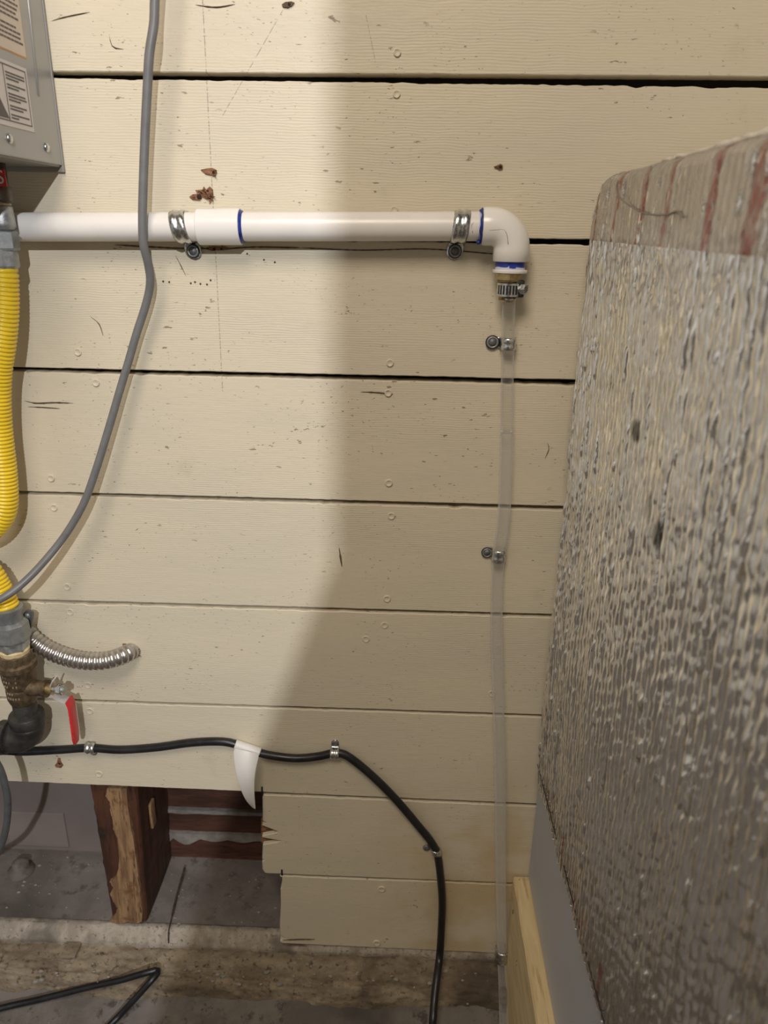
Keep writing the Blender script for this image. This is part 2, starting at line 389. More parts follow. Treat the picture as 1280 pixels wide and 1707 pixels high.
# long cracks in the paint under the pipe and short checks
def crack(pts, k, w0=.0006):
    q = resample(spline([P(a, b, .0002) for a, b in pts], 8), .004)
    mobj('crack', *tube(q, lambda i: w0*(.5+.5*abs(sin(i*1.7)))*(min(1, i/3, (len(q)-1-i)/3)+.15), 5), M_RAW, planks[k])
crack([(190,408),(240,411),(300,414),(330,413),(360,416),(420,412),(500,413)], 3, .0008)
crack([(500,413),(600,417),(700,415),(760,418),(830,424)], 3, .0006)
crack([(40,668),(60,672),(90,671),(122,672)], 4, .0008)
crack([(45,678),(70,679),(100,681)], 4, .0006)
crack([(912,738),(915,748),(908,765)], 4)
crack([(292,425),(300,440),(310,460)], 3, .0005)
crack([(182,60),(188,78),(206,82)], 0, .0007)
crack([(85,35),(110,28),(150,20)], 0, .0005)
crack([(325,8),(360,12),(392,7)], 0, .0006)
crack([(600,653),(625,654),(655,657)], 4, .0007)
crack([(565,912),(570,945)], 5, .0012)
crack([(470,1567),(500,1566),(525,1566)], 9, .0011)
crack([(470,1575),(500,1575),(512,1577)], 9, .0008)
crack([(150,527),(165,540),(172,560)], 3, .0005)
for px, py in [(272,469),(282,470),(318,472),(325,470),(334,473),(345,474),(351,467),(458,437),(440,433),(412,423)]:
    p = P(px, py); mobj('pock', *lathe(p, (0,-1,0), [(-.002, pm(1.5,p)), (.0003, pm(1.6,p))], 7), M_RAW, planks[3])
# dark sheathing behind the planks
mobj('sheathing', *bbox((XL, .0225, CAMH-.735), (XR, .030, CAMH+.42)), M_DARK, wall_back, smooth=False)
mobj('sheathing', *bbox((xb+.004, .0225, CAMH-1.0), (XR, .030, CAMH-.735)), M_DARK, wall_back, smooth=False)

# ------------------------------------------------------------------ opening: interior wall, foundation
wi = empty('wall_interior', (0,0,0), kind='structure')
DB = -.150
def bz(px, py): return P(px, py, DB).z
mobj('plaster_panel', *bbox((-1.1, -DB+.004, CAMH-1.0), (P(175,1400,DB).x, -DB+.03, CAMH-.55)), M_PLAST, wi, smooth=False)
mobj('plaster_patch', *bbox((P(14,1400,DB).x, -DB+.001, bz(60,1412)), (P(112,1400,DB).x, -DB+.006, bz(60,1356)), .002), simple('mauve_plaster_patch', (.245, .205, .188), .85, 0, .08, 12, .2), wi, smooth=False)
xl = P(185,1400,DB).x
for y0, y1 in [(1290,1347),(1356,1387),(1400,1440)]:
    mobj('lath', *bbox((xl, -DB, bz(350,y1)), (.5, -DB+.014, bz(350,y0)), .0015), M_LATH, wi, smooth=False)
def ragged(y0, y1, seed, amp):
    lo, hi = bz(350, y1), bz(350, y0); n = 70; pts = []
    for i in range(n+1):
        x = xl + (.0+.42)*i/n*1.5; pts.append((x, lo - amp*abs(mnoise.noise(Vector((x*22, seed, 0)))) * (1.6 if x < -.1 else 1)))
    for i in range(n, -1, -1):
        x = xl + .42*i/n*1.5; pts.append((x, hi + .003*mnoise.noise(Vector((x*60, seed+3, 0)))))
    V, F = prism(pts, DB+.007, DB-.02); mobj('mortar', V, F, M_MORT, wi, smooth=False)
ragged(1347, 1352, 1, .006); ragged(1386, 1394, 5, .022)
mobj('mortar', *bbox((xl, -DB+.006, CAMH-1.0), (.6, -DB+.03, CAMH-.5)), M_MORT, wi, smooth=False)

ZC = -.994
fprof = [(-.17, ZC-.10), (-.17, ZC), (-.12, ZC), (-.07, ZC), (-.03, ZC)]
foundation = empty('floor_ledge', (0,0,0), kind='structure')
def strip_mesh(name, prof, m, parent, n=420, x0=-1.1, x1=.95, amp=.0015, seed=0, fr=30, sub=3, **k):
    pr = []
    for a, b in zip(prof, prof[1:]):
        for i in range(sub): pr.append((a[0]+(b[0]-a[0])*i/sub, a[1]+(b[1]-a[1])*i/sub))
    pr.append(prof[-1]); V, F = [], []; K = len(pr)
    for i in range(n+1):
        x = x0+(x1-x0)*i/n
        for j, (d, z) in enumerate(pr):
            q = Vector((x*fr*.5, d*fr, z*fr+seed)); a = amp*(mnoise.noise(q)+.6*mnoise.noise(q*3.1)+.35*mnoise.noise(q*8))
            V.append((x, -d-a*.8, CAMH+z+a))
    for i in range(n):
        for j in range(K-1): F.append((i*K+j, i*K+j+1, (i+1)*K+j+1, (i+1)*K+j))
    return mobj(name, V, F, m, parent, **k)
strip_mesh('concrete_sill', [(-.19, ZC-.002), (-.10, ZC), (-.022, ZC)], M_CONC, foundation, amp=.0012, sub=10)
strip_mesh('mortar_strip', [(-.030, ZC-.006), (-.020, ZC-.0012), (-.014, ZC-.001), (-.004, ZC-.010), (.0005, ZC-.018), (-.001, ZC-.030)], M_STRIP, foundation, amp=.0020, seed=3, fr=60, n=900)
strip_mesh('mortar_ledge', [(-.012, ZC-.026), (.004, ZC-.026), (.020, ZC-.030), (.032, ZC-.033), (.041, ZC-.033), (.047, ZC-.040), (.050, ZC-.056), (.050, ZC-.085)], M_LEDGE, foundation, amp=.0052, seed=8, fr=30, sub=6, n=700)
floor = strip_mesh('floor', [(.035, -1.048), (.055, -1.060), (.08, -1.070), (.12, -1.078), (.2, -1.082), (.5, -1.09), (1.2, -1.09), (2.6, -1.09)], M_FLOOR, None, amp=.004, seed=5, fr=14, sub=6, n=200, x0=-1.6, x1=1.6, kind='structure')
# flat slab of mortar lying on the ledge
def chip(p, r, seed, flat=.45):
    g = random.Random(seed); n = 7; V = [Vector(p)+Vector((0,0,r*flat))]; F = []
    for i in range(n):
        a = 2*pi*i/n; q = r*g.uniform(.6, 1.1); V.append(Vector(p)+Vector((cos(a)*q, sin(a)*q*.7, r*flat*g.uniform(.2, .7))))
    for i in range(n):
        a = 2*pi*i/n; q = r*g.uniform(.9, 1.3); V.append(Vector(p)+Vector((cos(a)*q, sin(a)*q*.7, -r*.3)))
    for i in range(n):
        j = (i+1) % n; F += [(0, 1+i, 1+j), (1+i, 1+n+i, 1+n+j, 1+j)]
    return V, F
parts = []
g = random.Random(11)
for i in range(130):
    px, py = g.uniform(0, 466), g.uniform(1425, 1540)
    if 150 < px < 285: continue
    parts.append(chip(PZ(px, py, ZC+.0008), g.choice([.0008, .0010, .0014, .0026])*g.uniform(.6, 1.1), i))
for i in range(150):
    px = g.uniform(0, 820); parts.append(chip(PZ(px, g.uniform(1590, 1640), ZC-.029), g.choice([.0008,.0012,.002,.0034])*g.uniform(.6,1.1), 500+i))
mobj('mortar_crumbs', *join(*parts), M_MORT, None, smooth=False, kind='stuff', label='pale crumbs of mortar scattered over the concrete sill and ledge', cat='rubble')
# fallen lump of mortar
V, F = lathe(PZ(36,1452,ZC), (0,0,1), [(-.002,.020),(.003,.021),(.006,.015),(.010,.0135),(.018,.012),(.022,.007),(.023,.001)], 22)
V = [v + Vector((1,1,.6))*(.003*mnoise.noise(v*70)) for v in V]
mobj('mortar_lump', V, F, M_CONC, None, label='grey knob of hardened mortar on the sill left of the stud', cat='rubble')
mobj('flat_slab', *bbox(PZ(100,1598,ZC-.024)+Vector((0,0,0)), PZ(128,1578,ZC-.024)+Vector((.006,.004,.005)), .001), M_LEDGE, foundation, smooth=False)
# thin rusty rod
rp = [PZ(308,1447,ZC+.012), PZ(300,1475,ZC+.006), PZ(292,1505,ZC+.004), PZ(285,1535,ZC+.004), PZ(281,1553,ZC+.003), PZ(281,1572,ZC-.014)]
rr = resample(spline(rp, 8), .004)
mobj('rusty_rod', *tube(rr, lambda i: .0019*(1+.35*mnoise.noise(Vector((i*.7,0,0))))*(.55 if i > len(rr)*.6 else 1), 8), simple('rust', (.06, .04, .03), .9, .2, .4, 200, .5), None, label='thin dark rusty rod lying on the sill right of the stud', cat='rod')

# ------------------------------------------------------------------ the old stud
xs0, xs1 = P(150,1315,-.021).x, P(229,1330,-.021).x
xsb0, xsb1 = P(188,1538,-.021).x, P(245,1540,-.021).x
st = empty('old_wall_stud', ((xs0+xs1)/2, .08, CAMH+ZC), label='dark stained broken wall stud with split bare wood down its face, in the cut opening', cat='stud')
n = 46; V, F = [], []
zt, zb = CAMH-.60, CAMH+ZC+.001
for i in range(n+1):
    t_ = i/n; z = zb+(zt-zb)*t_; tt = min(1, (z-zb)/(CAMH-.75-zb))
    a = xsb0+(xs0-xsb0)*tt**.8; b = xsb1+(xs1-xsb1)*tt
    a += .0018*mnoise.noise(Vector((0,0,z*70))); b += .0015*mnoise.noise(Vector((3,0,z*60)))
    for x, y in [(a+.002,.0225),(a,.0245),(a,.085),(a+.001,.145),(b,.145),(b+.001,.09),(b,.026),(b-.002,.0225)]: V.append((x, y, z))
for i in range(n):
    for k in range(8): F.append((i*8+k, i*8+(k+1)%8, (i+1)*8+(k+1)%8, (i+1)*8+k))
F += [tuple(range(8)), tuple(n*8+k for k in range(8))]
mobj('body', V, F, M_STUD, st, smooth=False)
ol = [(180,1312),(212,1312),(214,1340),(218,1370),(224,1400),(229,1440),(234,1480),(238,1520),(237,1534),(228,1538),(214,1534),(205,1537),(196,1538),(184,1533),(192,1525),(197,1512),(190,1500),(184,1488),(190,1478),(184,1468),(194,1460),(198,1448),(200,1430),(198,1412),(196,1395),(190,1380),(188,1362),(185,1350),(184,1335),(177,1325)]
oo = []
for i, q in enumerate(ol):
    nx = ol[(i+1) % len(ol)]
    for s in range(4):
        t_ = s/4; jx = 1.6*mnoise.noise(Vector((i*1.3+s*.7, 2, 0))); oo.append((q[0]+(nx[0]-q[0])*t_+jx, q[1]+(nx[1]-q[1])*t_))
mobj('split_face', *prism([(P(a,b,-.019).x, P(a,b,-.019).z) for a, b in oo], -.0165, -.024), M_SPLIT, st, smooth=False, label='pale split face of bare wood')
q = P(262,1385,-.06); mobj('knot', *bbox((xs1-.001, .055, CAMH-.845), (xs1+.0035, .072, CAMH-.800), .0018), M_SPLIT, st)

# ------------------------------------------------------------------ PVC drain pipe
DP = .020
pvc = empty('pvc_drain_pipe', P(500, 378, DP), label='white plastic drain pipe running level along the planks to an elbow', cat='pipe')
pa, pb = P(-30, 380, DP), P(805, 377.5, DP)
za = P(400, 378, DP).z; ya = -DP
def H3(px, py=378, d=DP):
    p = P(px, py, d); return Vector((p.x, -d, p.z))
line_z = lambda x: P(60,378.5,DP).z + (P(800,377.5,DP).z-P(60,378.5,DP).z)*(x-P(60,378.5,DP).x)/(P(800,377.5,DP).x-P(60,378.5,DP).x)
def on(px): x = P(px, 378, DP).x; return Vector((x, ya, line_z(x)))
RP = .01365
ax = (on(800)-on(60)).normalized()
def span(a, b): return (on(b)-on(a)).length
mobj('pipe', *lathe(on(-480), ax, [(0,RP),(span(-480,345),RP)], 40), M_PVC, pvc); sharp(pvc.children[-1])
mobj('pipe', *lathe(on(390), ax, [(0,RP),(span(390,815),RP)], 40), M_PVC, pvc); sharp(pvc.children[-1])
RC = .0172
sharp(mobj('coupling', *lathe(on(331), ax, [(0,RP),(0,RC-.0006),(.0007,RC),(span(331,402)-.0006,RC),(span(331,402),RC-.0005),(span(331,402),RP)], 48, False), M_PVC2, pvc), 30)
sharp(mobj('primer_ring', *lathe(on(401.2), ax, [(0,RP),(0,RC-.0011),(.0010,RC-.0013),(.0030,RP+.0010),(.0034,RP)], 40, False), M_BLUE, pvc, label='blue primer ring'), 40)
# elbow
RE = .0178
ex = P(852, 420, DP).x; ez = line_z(P(803,378,DP).x)
p0 = Vector((P(803,378,DP).x, ya, ez)); R_ = .0205
path = [p0, p0+Vector((.003,0,0))]
cx, cz = ex-R_, ez-R_
for i in range(0, 17):
    a = pi/2 - i/16*pi/2; path.append(Vector((cx+cos(a)*R_, ya, cz+sin(a)*R_)))
zend = P(852,436,DP).z; path.append(Vector((ex, ya, zend+.0006))); path.append(Vector((ex, ya, zend)))
nn = len(path)
sharp(mobj('elbow', *tube(path, lambda i: RE-.0007 if i in (0, nn-1) else RE, 48), M_PVC2, pvc), 50)
V, F = lathe(p0-Vector((.0016,0,0)), (1,0,0), [(-.0012,RP),(-.0010,RP+.0016),(.0006,RP+.0026),(.0016,RE-.0004),(.0018,RP)], 40)
V = [v+Vector((.0020*mnoise.noise(v*120),0,0)) for v in V]
mobj('primer_ring', V, F, M_BLUE, pvc, label='blue primer ring')
mobj('primer_drip', *lathe(P(797,404,DP+.004), (0,-1,0), [(0,.0022),(.003,.0022),(.005,.001)], 12), M_BLUE, pvc, label='blue primer drip')
mobj('primer_ring', *lathe(p0-Vector((.0035,0,0)), (1,0,0), [(0,RP+.0004),(.003,RP+.0004)], 40, False), simple('pale_primer', (.42, .44, .68), .4), pvc, label='pale blue primer smear')
def zz(y, x=851): return P(x, y, DP).z
sharp(mobj('bushing', *lathe((ex, ya, zz(436)), (0,0,-1), [(-.004,.0148),(zz(436)-zz(450),.0148)], 40), M_BUSH, pvc, label='white bushing smeared with blue primer'), 40)
sharp(mobj('bushing_flange', *lathe((ex, ya, zz(449.5)), (0,0,-1), [(0,.0150),(0,.0168),(.0008,.0173),(zz(449.5)-zz(454.5),.0170),(zz(449.5)-zz(454.5)+.0003,.010)], 40), M_PVC2, pvc), 40)
# pencilled marks on the pipe
def ink(pts, par, r=.0002, m=M_INK): mobj('pencil_mark', *tube(resample(spline(pts, 8), .002), r, 5), m, par, label='grey pencil mark')
ink([P(815,384,DP+RE*.97), P(830,383,DP+RE*.985), P(840,383,DP+RE*.99), P(845,392,DP+RE*.99), P(847,407,DP+RE*.99)], pvc, .00025, M_SCREW)
ink([P(791,370,DP+RP*.93), P(786,376,DP+RP*1.0), P(788,388,DP+RP*.92)], pvc, .00025, M_SCREW)

# brass barb, worm clamp
bb = empty('hose_barb', (ex, ya, zz(462)), label='brass hose barb under the white elbow', cat='fitting')
sharp(mobj('hex_body', *lathe((ex-.0012, ya, zz(455)), (0,0,-1), [(0,.0135),(.0005,.0140),(zz(455)-zz(466),.0138),(zz(455)-zz(470),.0120)], 6), M_BRASS, bb, smooth=False), 20)
mobj('barb_stem', *lathe((ex-.0035, ya, zz(468)), (0,0,-1), [(0,.0062),(zz(468)-zz(500),.0062)], 20), M_BRASS, bb)
tx = P(847, 500, .0175).x
hc = empty('worm_drive_clamp', (tx, ya, zz(482)), label='small slotted steel worm-drive clamp below the brass barb', cat='hose clamp')
h0, h1 = zz(471), zz(494); rb = .0118; cx_ = P(848,482,DP).x
sharp(mobj('band', *lathe((cx_, ya, h0), (0,0,-1), [(0,rb-.0012),(.0003,rb),(h0-h1-.0003,rb),(h0-h1,rb-.0012)], 36, False), M_GALV, hc), 40)
for i in range(7):
    a = radians(-152+i*15.5); c = Vector((cx_, ya, (h0+h1)/2)); 
    dirv = Vector((cos(a), sin(a), 0)); s = Vector((-sin(a), cos(a), 0)); hh = (h0-h1)*.33
    V = [c+dirv*(rb+.0003)+s*u_*.0005+Vector((u_*.0004,0,v_*hh)) for u_, v_ in [(-1,-1),(1,-1),(1,1),(-1,1)]]
    V += [v-dirv*.001 for v in V]
    mobj('slot', V, [(0,1,2,3),(4,5,6,7),(0,1,5,4),(1,2,6,5),(2,3,7,6),(3,0,4,7)], M_BLACKRING, hc, smooth=False)
sx = P(872,482,.026)
mobj('screw_housing', *bbox((sx.x-.0085, sx.y-.002, sx.z-.0082), (sx.x+.001, sx.y+.009, sx.z+.0085), .002), M_BLK2, hc)
sharp(mobj('hex_screw', *lathe(sx-Vector((.001,0,0)), (.8,-.6,0), [(-.006,.0048),(.003,.0056),(.0042,.0044)], 6), M_GALVD, hc), 20)
for u_ in (-.002, 0, .002):
    c = sx + Vector((.8,-.6,0))*.0034; s = Vector((.6,.8,0))
    mobj('slot', *tube([c+s*(-.003)+Vector((0,0,u_-.001)), c+s*.003+Vector((0,0,u_+.0015))], .0004, 6), M_BLACKRING, hc)
mobj('ferrule', *lathe((tx, ya, zz(494)), (0,0,-1), [(0,.0077),(zz(494)-zz(503),.0073)], 28), simple('warm_steel', (.55,.47,.40), .25, .9), hc)

# ------------------------------------------------------------------ one-hole clamps
def clamp(name, c, axis, tdir, r, h, width, L, sr, label, group=None, ridge=.0009, screw='ring', m=M_GALV, over=1.0, tabr=None):
    """c centre of tube on wall (world), axis along tube, tdir towards tab, h tube-centre height over wall"""
    A = Vector(axis).normalized(); T = Vector(tdir).normalized(); N = Vector((0,-1,0)); c = Vector((c.x, 0, c.z))
    e = empty(name, c, label=label, cat='pipe clamp', group=group)
    path = []
    path.append((-r, max(h-r*.8, .001)))
    for i in range(15):
        a = pi - i/14*pi*1.0; path.append((cos(a)*r, h+sin(a)*r))
    path += [(r, .0035), (r+.0012, .0015), (r+.0026, .0011)]
    hw = width/2; tr = tabr or hw*.85; k0 = len(path)
    m_ = 10
    for i in range(1, m_+1): path.append((r+.0026+(L-.0026)*i/m_, .0011))
    K = 9; V, F = [], []; tot = len(path)
    for i, (t, n_) in enumerate(path):
        if i < k0: wv = hw*(1 if i < k0-4 else .92)
        else:
            s = (i-k0+1)/m_; dd = t-(r+L-tr); wv = tr if dd < 0 else sqrt(max(tr*tr-dd*dd, 1e-9))
            wv = max(wv, tr*.12); 
        if i > 0 and i < tot-1: dt = (path[i+1][0]-path[i-1][0], path[i+1][1]-path[i-1][1])
        else: dt = (0, 1)
        l_ = sqrt(dt[0]**2+dt[1]**2); nn_ = (-dt[1]/l_, dt[0]/l_) if i < k0-3 else (0, 1)
        if i == 0: nn_ = (-1, 0)
        for j in range(K):
            u_ = j/(K-1)*2-1; rg = ridge*(cos(u_*pi*2)*-.5+.5) if i < k0-2 else 0
            V.append(c + A*(u_*wv) + T*(t+nn_[0]*rg) + N*(n_+nn_[1]*rg))
    for i in range(tot-1):
        for j in range(K-1): F.append((i*K+j, i*K+j+1, (i+1)*K+j+1, (i+1)*K+j))
    o = mobj('strap', V, F, m, e); md = o.modifiers.new('s', 'SOLIDIFY'); md.thickness = .0011; md.offset = 0
    sc_ = c + T*(r+L-tr) + N*.0016
    if screw == 'ring':
        mobj('black_washer', *lathe(sc_, N, [(0,sr),(.0012,sr),(.0016,sr*.9),(.0012,sr*.8)], 28), M_BLACKRING, e, label='black rim round the screw')
        mobj('screw_head', *lathe(sc_, N, [(0,sr*.86),(.0018,sr*.86),(.0026,sr*.74),(.0020,sr*.60),(.0016,sr*.57),(.0016,.0001)], 28), M_GREYPAINT, e)
        mobj('screw_recess', *lathe(sc_+N*.0014, N, [(0,sr*.56),(.0009,sr*.55),(.0010,.0001)], 20), M_SCREW, e)
    else:
        mobj('screw_head', *lathe(sc_, N, [(0,sr),(.001,sr),(.0022,sr*.6),(.0024,.0001)], 20), M_SCREW, e)
    return e
Xd = (1,0,0)
clamp('pipe_clamp', on(303), ax, (.20,0,-1), RP+.0006, DP, .0150, .0178, .0068, 'large ribbed zinc strap on the white pipe, left of the coupling', 'large straps on the white pipe', .0014, tabr=.0084)
clamp('pipe_clamp', on(767), ax, (-.12,0,-1), RP+.0006, DP, .0155, .0178, .0070, 'large ribbed zinc strap on the white pipe, beside the elbow', 'large straps on the white pipe', .0014, tabr=.0084)

# ------------------------------------------------------------------ clear hose
ch = empty('clear_hose', P(840,900,.012), label='clear plastic drain hose hanging from the elbow down the planks', cat='hose')
up_pts = [P(x, y, d) for x, y, d in [(848,500,.0175),(847.5,520,.0150),(847,545,.0110),(847,572,.0090),(846,610,.0085),(845,660,.0085),(844.5,722,.0090)]]
lo_pts = [P(x, y, d) for x, y, d in [(844.5,718,.0090),(844,760,.0095),(842,820,.0098),(839,870,.0092),(834,905,.0085),(831,930,.0085),(828,980,.009),(827.5,1050,.011),(829,1120,.013),(831,1200,.014),(833,1280,.015),(834,1360,.016),(834.5,1440,.016),(835.5,1520,.016),(837,1592,.018),(839,1640,.034),(841,1720,.075)]]
rt = [.0066]
mobj('upper_tube', *tube(resample(spline(up_pts, 10), .006), .0068, 24, False), M_CLEAR, ch)
mobj('lower_tube', *tube(resample(spline(lo_pts, 10), .006), .0072, 24, False), M_CLEAR2, ch, label='slightly milky lower tube')
mobj('hose_joint', *lathe(P(844.5,718,.009), (0,0,-1), [(0,.0050),(0,.0071),(.0012,.0073),(.0012,.005)], 24, False), M_CLEAR2, ch)
for px, py, dx, s_, L_ in [(847,573,-1,.0073,.0147),(831,925.5,-1,.0066,.0117)]:
    c = P(px, py, .0085); c2 = Vector((c.x, 0, c.z))
    clamp('pipe_clamp', c2, (0,0,1), (dx,0,.02), .0071, .0085, abs(P(px,py-10).z-P(px,py+10).z), L_, s_,
          ('zinc clip with round screw on the clear hose, nearest below the worm-drive clamp' if py < 700 else 'zinc clip with round screw halfway down the clear hose'), 'small clips on the clear hose', .0008, tabr=.006)
c = P(837,1592,.018)
clp = clamp('pipe_clamp', Vector((c.x,0,c.z)), (0,0,1), (1,0,0), .0085, .018, .022, .010, .004, 'shiny zinc clip at the bottom of the clear hose, beside the pine board', 'small clips on the clear hose', .001, 'plain')

# ------------------------------------------------------------------ cables
gc = [(275,-220,.045),(262,-60,.045),(258,0,.045),(256.5,40,.045),(249,90,.046),(245.5,150,.045),(242,220,.044),(239,300,.044),(237.5,365,.0435),(239,405,.042),(247,440,.034),(250.5,470,.028),(244,505,.024),(228,555,.024),(215,600,.026),(200,650,.028),(181,715,.032),(160,783,.036),(139,840,.040),(108,893,.044),(70,940,.060),(35,975,.076),(0,999,.090),(-60,1022,.10),(-260,1050,.10),(-480,1000,.08)]
mobj('grey_cable', *tube(resample(spline([P(*q) for q in gc], 10), .005), .0042, 16), M_GCAB, None, label='grey round cable hanging from the top across the white pipe', cat='cable')
bc = [(-420,1300,.008),(-200,1275,.03),(-60,1262,.03),(0,1252,.020),(40,1253,.012),(100,1250,.0075),(150,1247,.0062),(200,1250,.0065),(260,1246,.007),(320,1238,.0075),(370,1236.5,.0075),(400,1243,.0075),(440,1257,.007),(490,1264,.007),(530,1261,.0065),(558,1255.5,.0062),(580,1261,.0065),(620,1293,.0075),(660,1333,.008),(700,1380,.0072),(719,1404,.0062),(729,1425,.0062),(734,1460,.008),(737,1500,.010),(736,1540,.012),(733,1590,.018),(728,1630,.044),(724,1665,.066),(720,1720,.10),(712,1800,.17)]
mobj('black_cable', *tube(resample(spline([P(*q) for q in bc], 10), .005), .0054, 16), M_BCAB, None, label='black cable clipped along the planks and dropping to the ledge', cat='cable')
fl = [(-420,1740,-1.070),(-200,1722,-1.068),(-60,1700,-1.062),(0,1681,-1.058),(70,1665,-1.053),(150,1645,-1.036),(200,1634,-1.022),(235,1624,-1.013),(252,1619.5,-1.011)]
fr_ = [(252,1619.5,-1.011),(262,1617.5,-1.011),(262,1623,-1.011),(250,1637,-1.014),(225,1665,-1.034),(200,1692,-1.056),(170,1725,-1.064),(120,1800,-1.072),(40,1900,-1.075)]
fp = spline([PZ(*q) for q in fl[:-1]] + [PZ(*q) for q in fr_], 10)
mobj('floor_cable', *tube(resample(fp, .004), .0046, 14), M_BCAB, None, label='black cable with a sharp bend lying on the ledge and floor', cat='cable')
lc = [(-160,1205,.09),(-40,1230,.10),(-12,1262,.10),(5,1295,.10),(13,1340,.10),(8,1390,.10),(-8,1430,.10),(-40,1470,.10),(-130,1520,.10),(-260,1600,.11)]
mobj('loop_cable', *tube(resample(spline([P(*q) for q in lc], 10), .005), .0042, 14), simple('charcoal_cable', (.08,.085,.09), .3), None, label='charcoal cable loop at the left edge before the opening', cat='cable')
# clips on the black cable
def cbl(px, py): return P(px, py, .006)
clamp('cable_clip', cbl(151,1247), (1,0,-.02), (.05,0,-1), .0060, .0062, .0125, .0095, .0035, 'zinc clip on the black cable below the red handle', 'zinc clips on the black cable', .0012, 'plain')
clamp('cable_clip', cbl(558,1256), (1,0,-.02), (0,0,1), .0060, .0062, .0115, .0120, .0048, 'zinc clip on the black cable where it starts to drop', 'zinc clips on the black cable', .0010, 'plain')
clamp('cable_clip', cbl(727,1419), (.30,0,-1), (-1,0,.12), .0060, .0062, .0085, .0110, .0050, 'zinc clip at the bend of the black cable, lowest', 'zinc clips on the black cable', .0006, 'plain')
# white tape flag
tf = empty('tape_flag', P(412,1248,.008), label='white tape flag folded over the black cable, its tail hanging', cat='tape')
wp = [P(392,1240.5,.0085), P(410,1246.5,.0085), P(433,1254.5,.0085)]
mobj('wrap', *tube(resample(spline(wp, 8), .003), .0064, 16), M_FLAG, tf)
rows = [((388,1246),(433,1256)), ((389,1262),(430,1268)), ((391,1280),(426,1284)), ((396,1300),(424,1302)), ((402,1320),(424,1322)), ((410,1336),(425,1338)), ((421,1347),(426,1350))]
V, F = [], []
for i, (a, b) in enumerate(rows):
    t_ = i/6
    for k in range(7):
        s = k/6; d = .013+.016*sin(t_*pi*.7)+.006*sin(s*pi)*(1-t_)+(.006*s*t_)
        V.append(P(a[0]+(b[0]-a[0])*s, a[1]+(b[1]-a[1])*s, d))
for i in range(6):
    for k in range(6): F.append((i*7+k, i*7+k+1, (i+1)*7+k+1, (i+1)*7+k))
o = mobj('tail', V, F, M_FLAG, tf); md = o.modifiers.new('s', 'SOLIDIFY'); md.thickness = .0004
md = o.modifiers.new('u', 'SUBSURF'); md.levels = 1; md.render_levels = 2

# ------------------------------------------------------------------ conduit
fc = empty('flexible_conduit', P(140,1095,.025), label='ribbed silver metal conduit curving from a bracket into a hole', cat='conduit')
cp = [(36,1050,.020),(50,1062,.021),(72,1079,.023),(100,1092,.025),(135,1101,.027),(170,1102,.026),(195,1096,.020),(212,1089,.010),(222,1084,-.002),(226,1082,-.012)]
path = resample(spline([P(*q) for q in cp], 14), .00065)
ph = lambda i: (i*.00065/.0062) % 1
def rc(i):
    s = ph(i); return .0094 + .0018*(max(0, sin(s*pi))**.7) - (.0012 if s < .06 or s > .96 else 0)
mobj('ribbed_tube', *tube(path, rc, 24), M_ALU, fc)
tabp = [(40,1022),(45,1016),(52,1018),(56,1022),(53,1045),(46,1056),(40,1050)]
mobj('bracket', *prism([(P(a,b,.03).x, P(a,b,.03).z) for a, b in tabp], .032, .0285), M_SCREW, fc, smooth=False)
mobj('bracket_screw', *lathe(P(46,1026,.032), (0,-1,0), [(0,.0038),(.002,.0034),(.0024,.0001)], 16), M_GREYPAINT, fc)
mobj('bracket_collar', *tube([P(40,1053,.020), P(50,1061,.021)], .0112, 24), M_GALVD, fc)

# ------------------------------------------------------------------ gas line
DG = .050
axp = P(20, 1060, DG); gx = axp.x
def gz(py, d=DG): # z on the vertical axis at photo row py
    zf = axp
    lo_, hi_ = CAMH-1.2, CAMH+.6
    for _ in range(40):
        mid = (lo_+hi_)/2; v = Vector((gx, -d, mid))-CAM; yy = 853.5-FPX*v.dot(UP)/v.dot(FW)
        if yy > py: lo_ = mid
        else: hi_ = mid
    return (lo_+hi_)/2
G = lambda py: Vector((gx, -DG, gz(py)))
def gl(name, par, m, prof, seg=32, sm=True, ang=30, **k):      # prof [(row, radius px)]
    z0 = gz(prof[0][0]); pr = [(z0-gz(y), pm(r, G(y))) for y, r in prof]
    o = mobj(name, *lathe((gx, -DG, z0), (0,0,-1), pr, seg), m, par, smooth=sm, **k)
    return sharp(o, ang) if sm else o
gh = empty('gas_hose', G(1040), label='yellow corrugated gas hose with zinc nuts, looping at the left edge', cat='gas hose')
# yellow corrugated tube
ye = [(-6,440),(7,460),(8,520),(4,570),(-3,620),(-4,670),(-1,720),(6,780),(9,830),(4,858),(-12,880),(-36,893),(-60,905),(-70,922),(-58,938),(-34,944),(-16,955),(-2,978),(8,1000),(13,1014),(16,1030)]
yp = [P(a-1, b, DG) for a, b in ye]
yp[0].x = yp[1].x-.001
path = resample(spline(yp, 14), .0006)
R0 = pm(23, P(10,600,DG))
def ry(i): s = (i*.0006/.0042) % 1; return R0 - .0021*(1-abs(sin(s*pi))**.6)
mobj('corrugated_tube', *tube(path, ry, 28), M_YEL, gh)
tp = P(6, 400, DG)
def top(name, par, m, rows_, seg=6, cxp=6, sm=False, **k):
    z0 = P(cxp, rows_[0][0], DG).z; c0 = P(cxp, rows_[0][0], DG)
    pr = [(z0-P(cxp, y, DG).z, pm(r, c0)) for y, r in rows_]
    o = mobj(name, *lathe(c0, (0,0,-1), pr, seg), m, par, smooth=sm, **k); return o
top('upper_nut', gh, M_GREYPAINT, [(385,22),(387,25),(413,25),(417,24)], 6, 3)
top('upper_collar', gh, M_GALVD, [(415,24),(443,24.5),(447,22)], 8, 3)
top('reducer', gh, M_GALVD, [(342,17),(345,19),(372,20),(378,20),(386,13)], 24, 0, True)
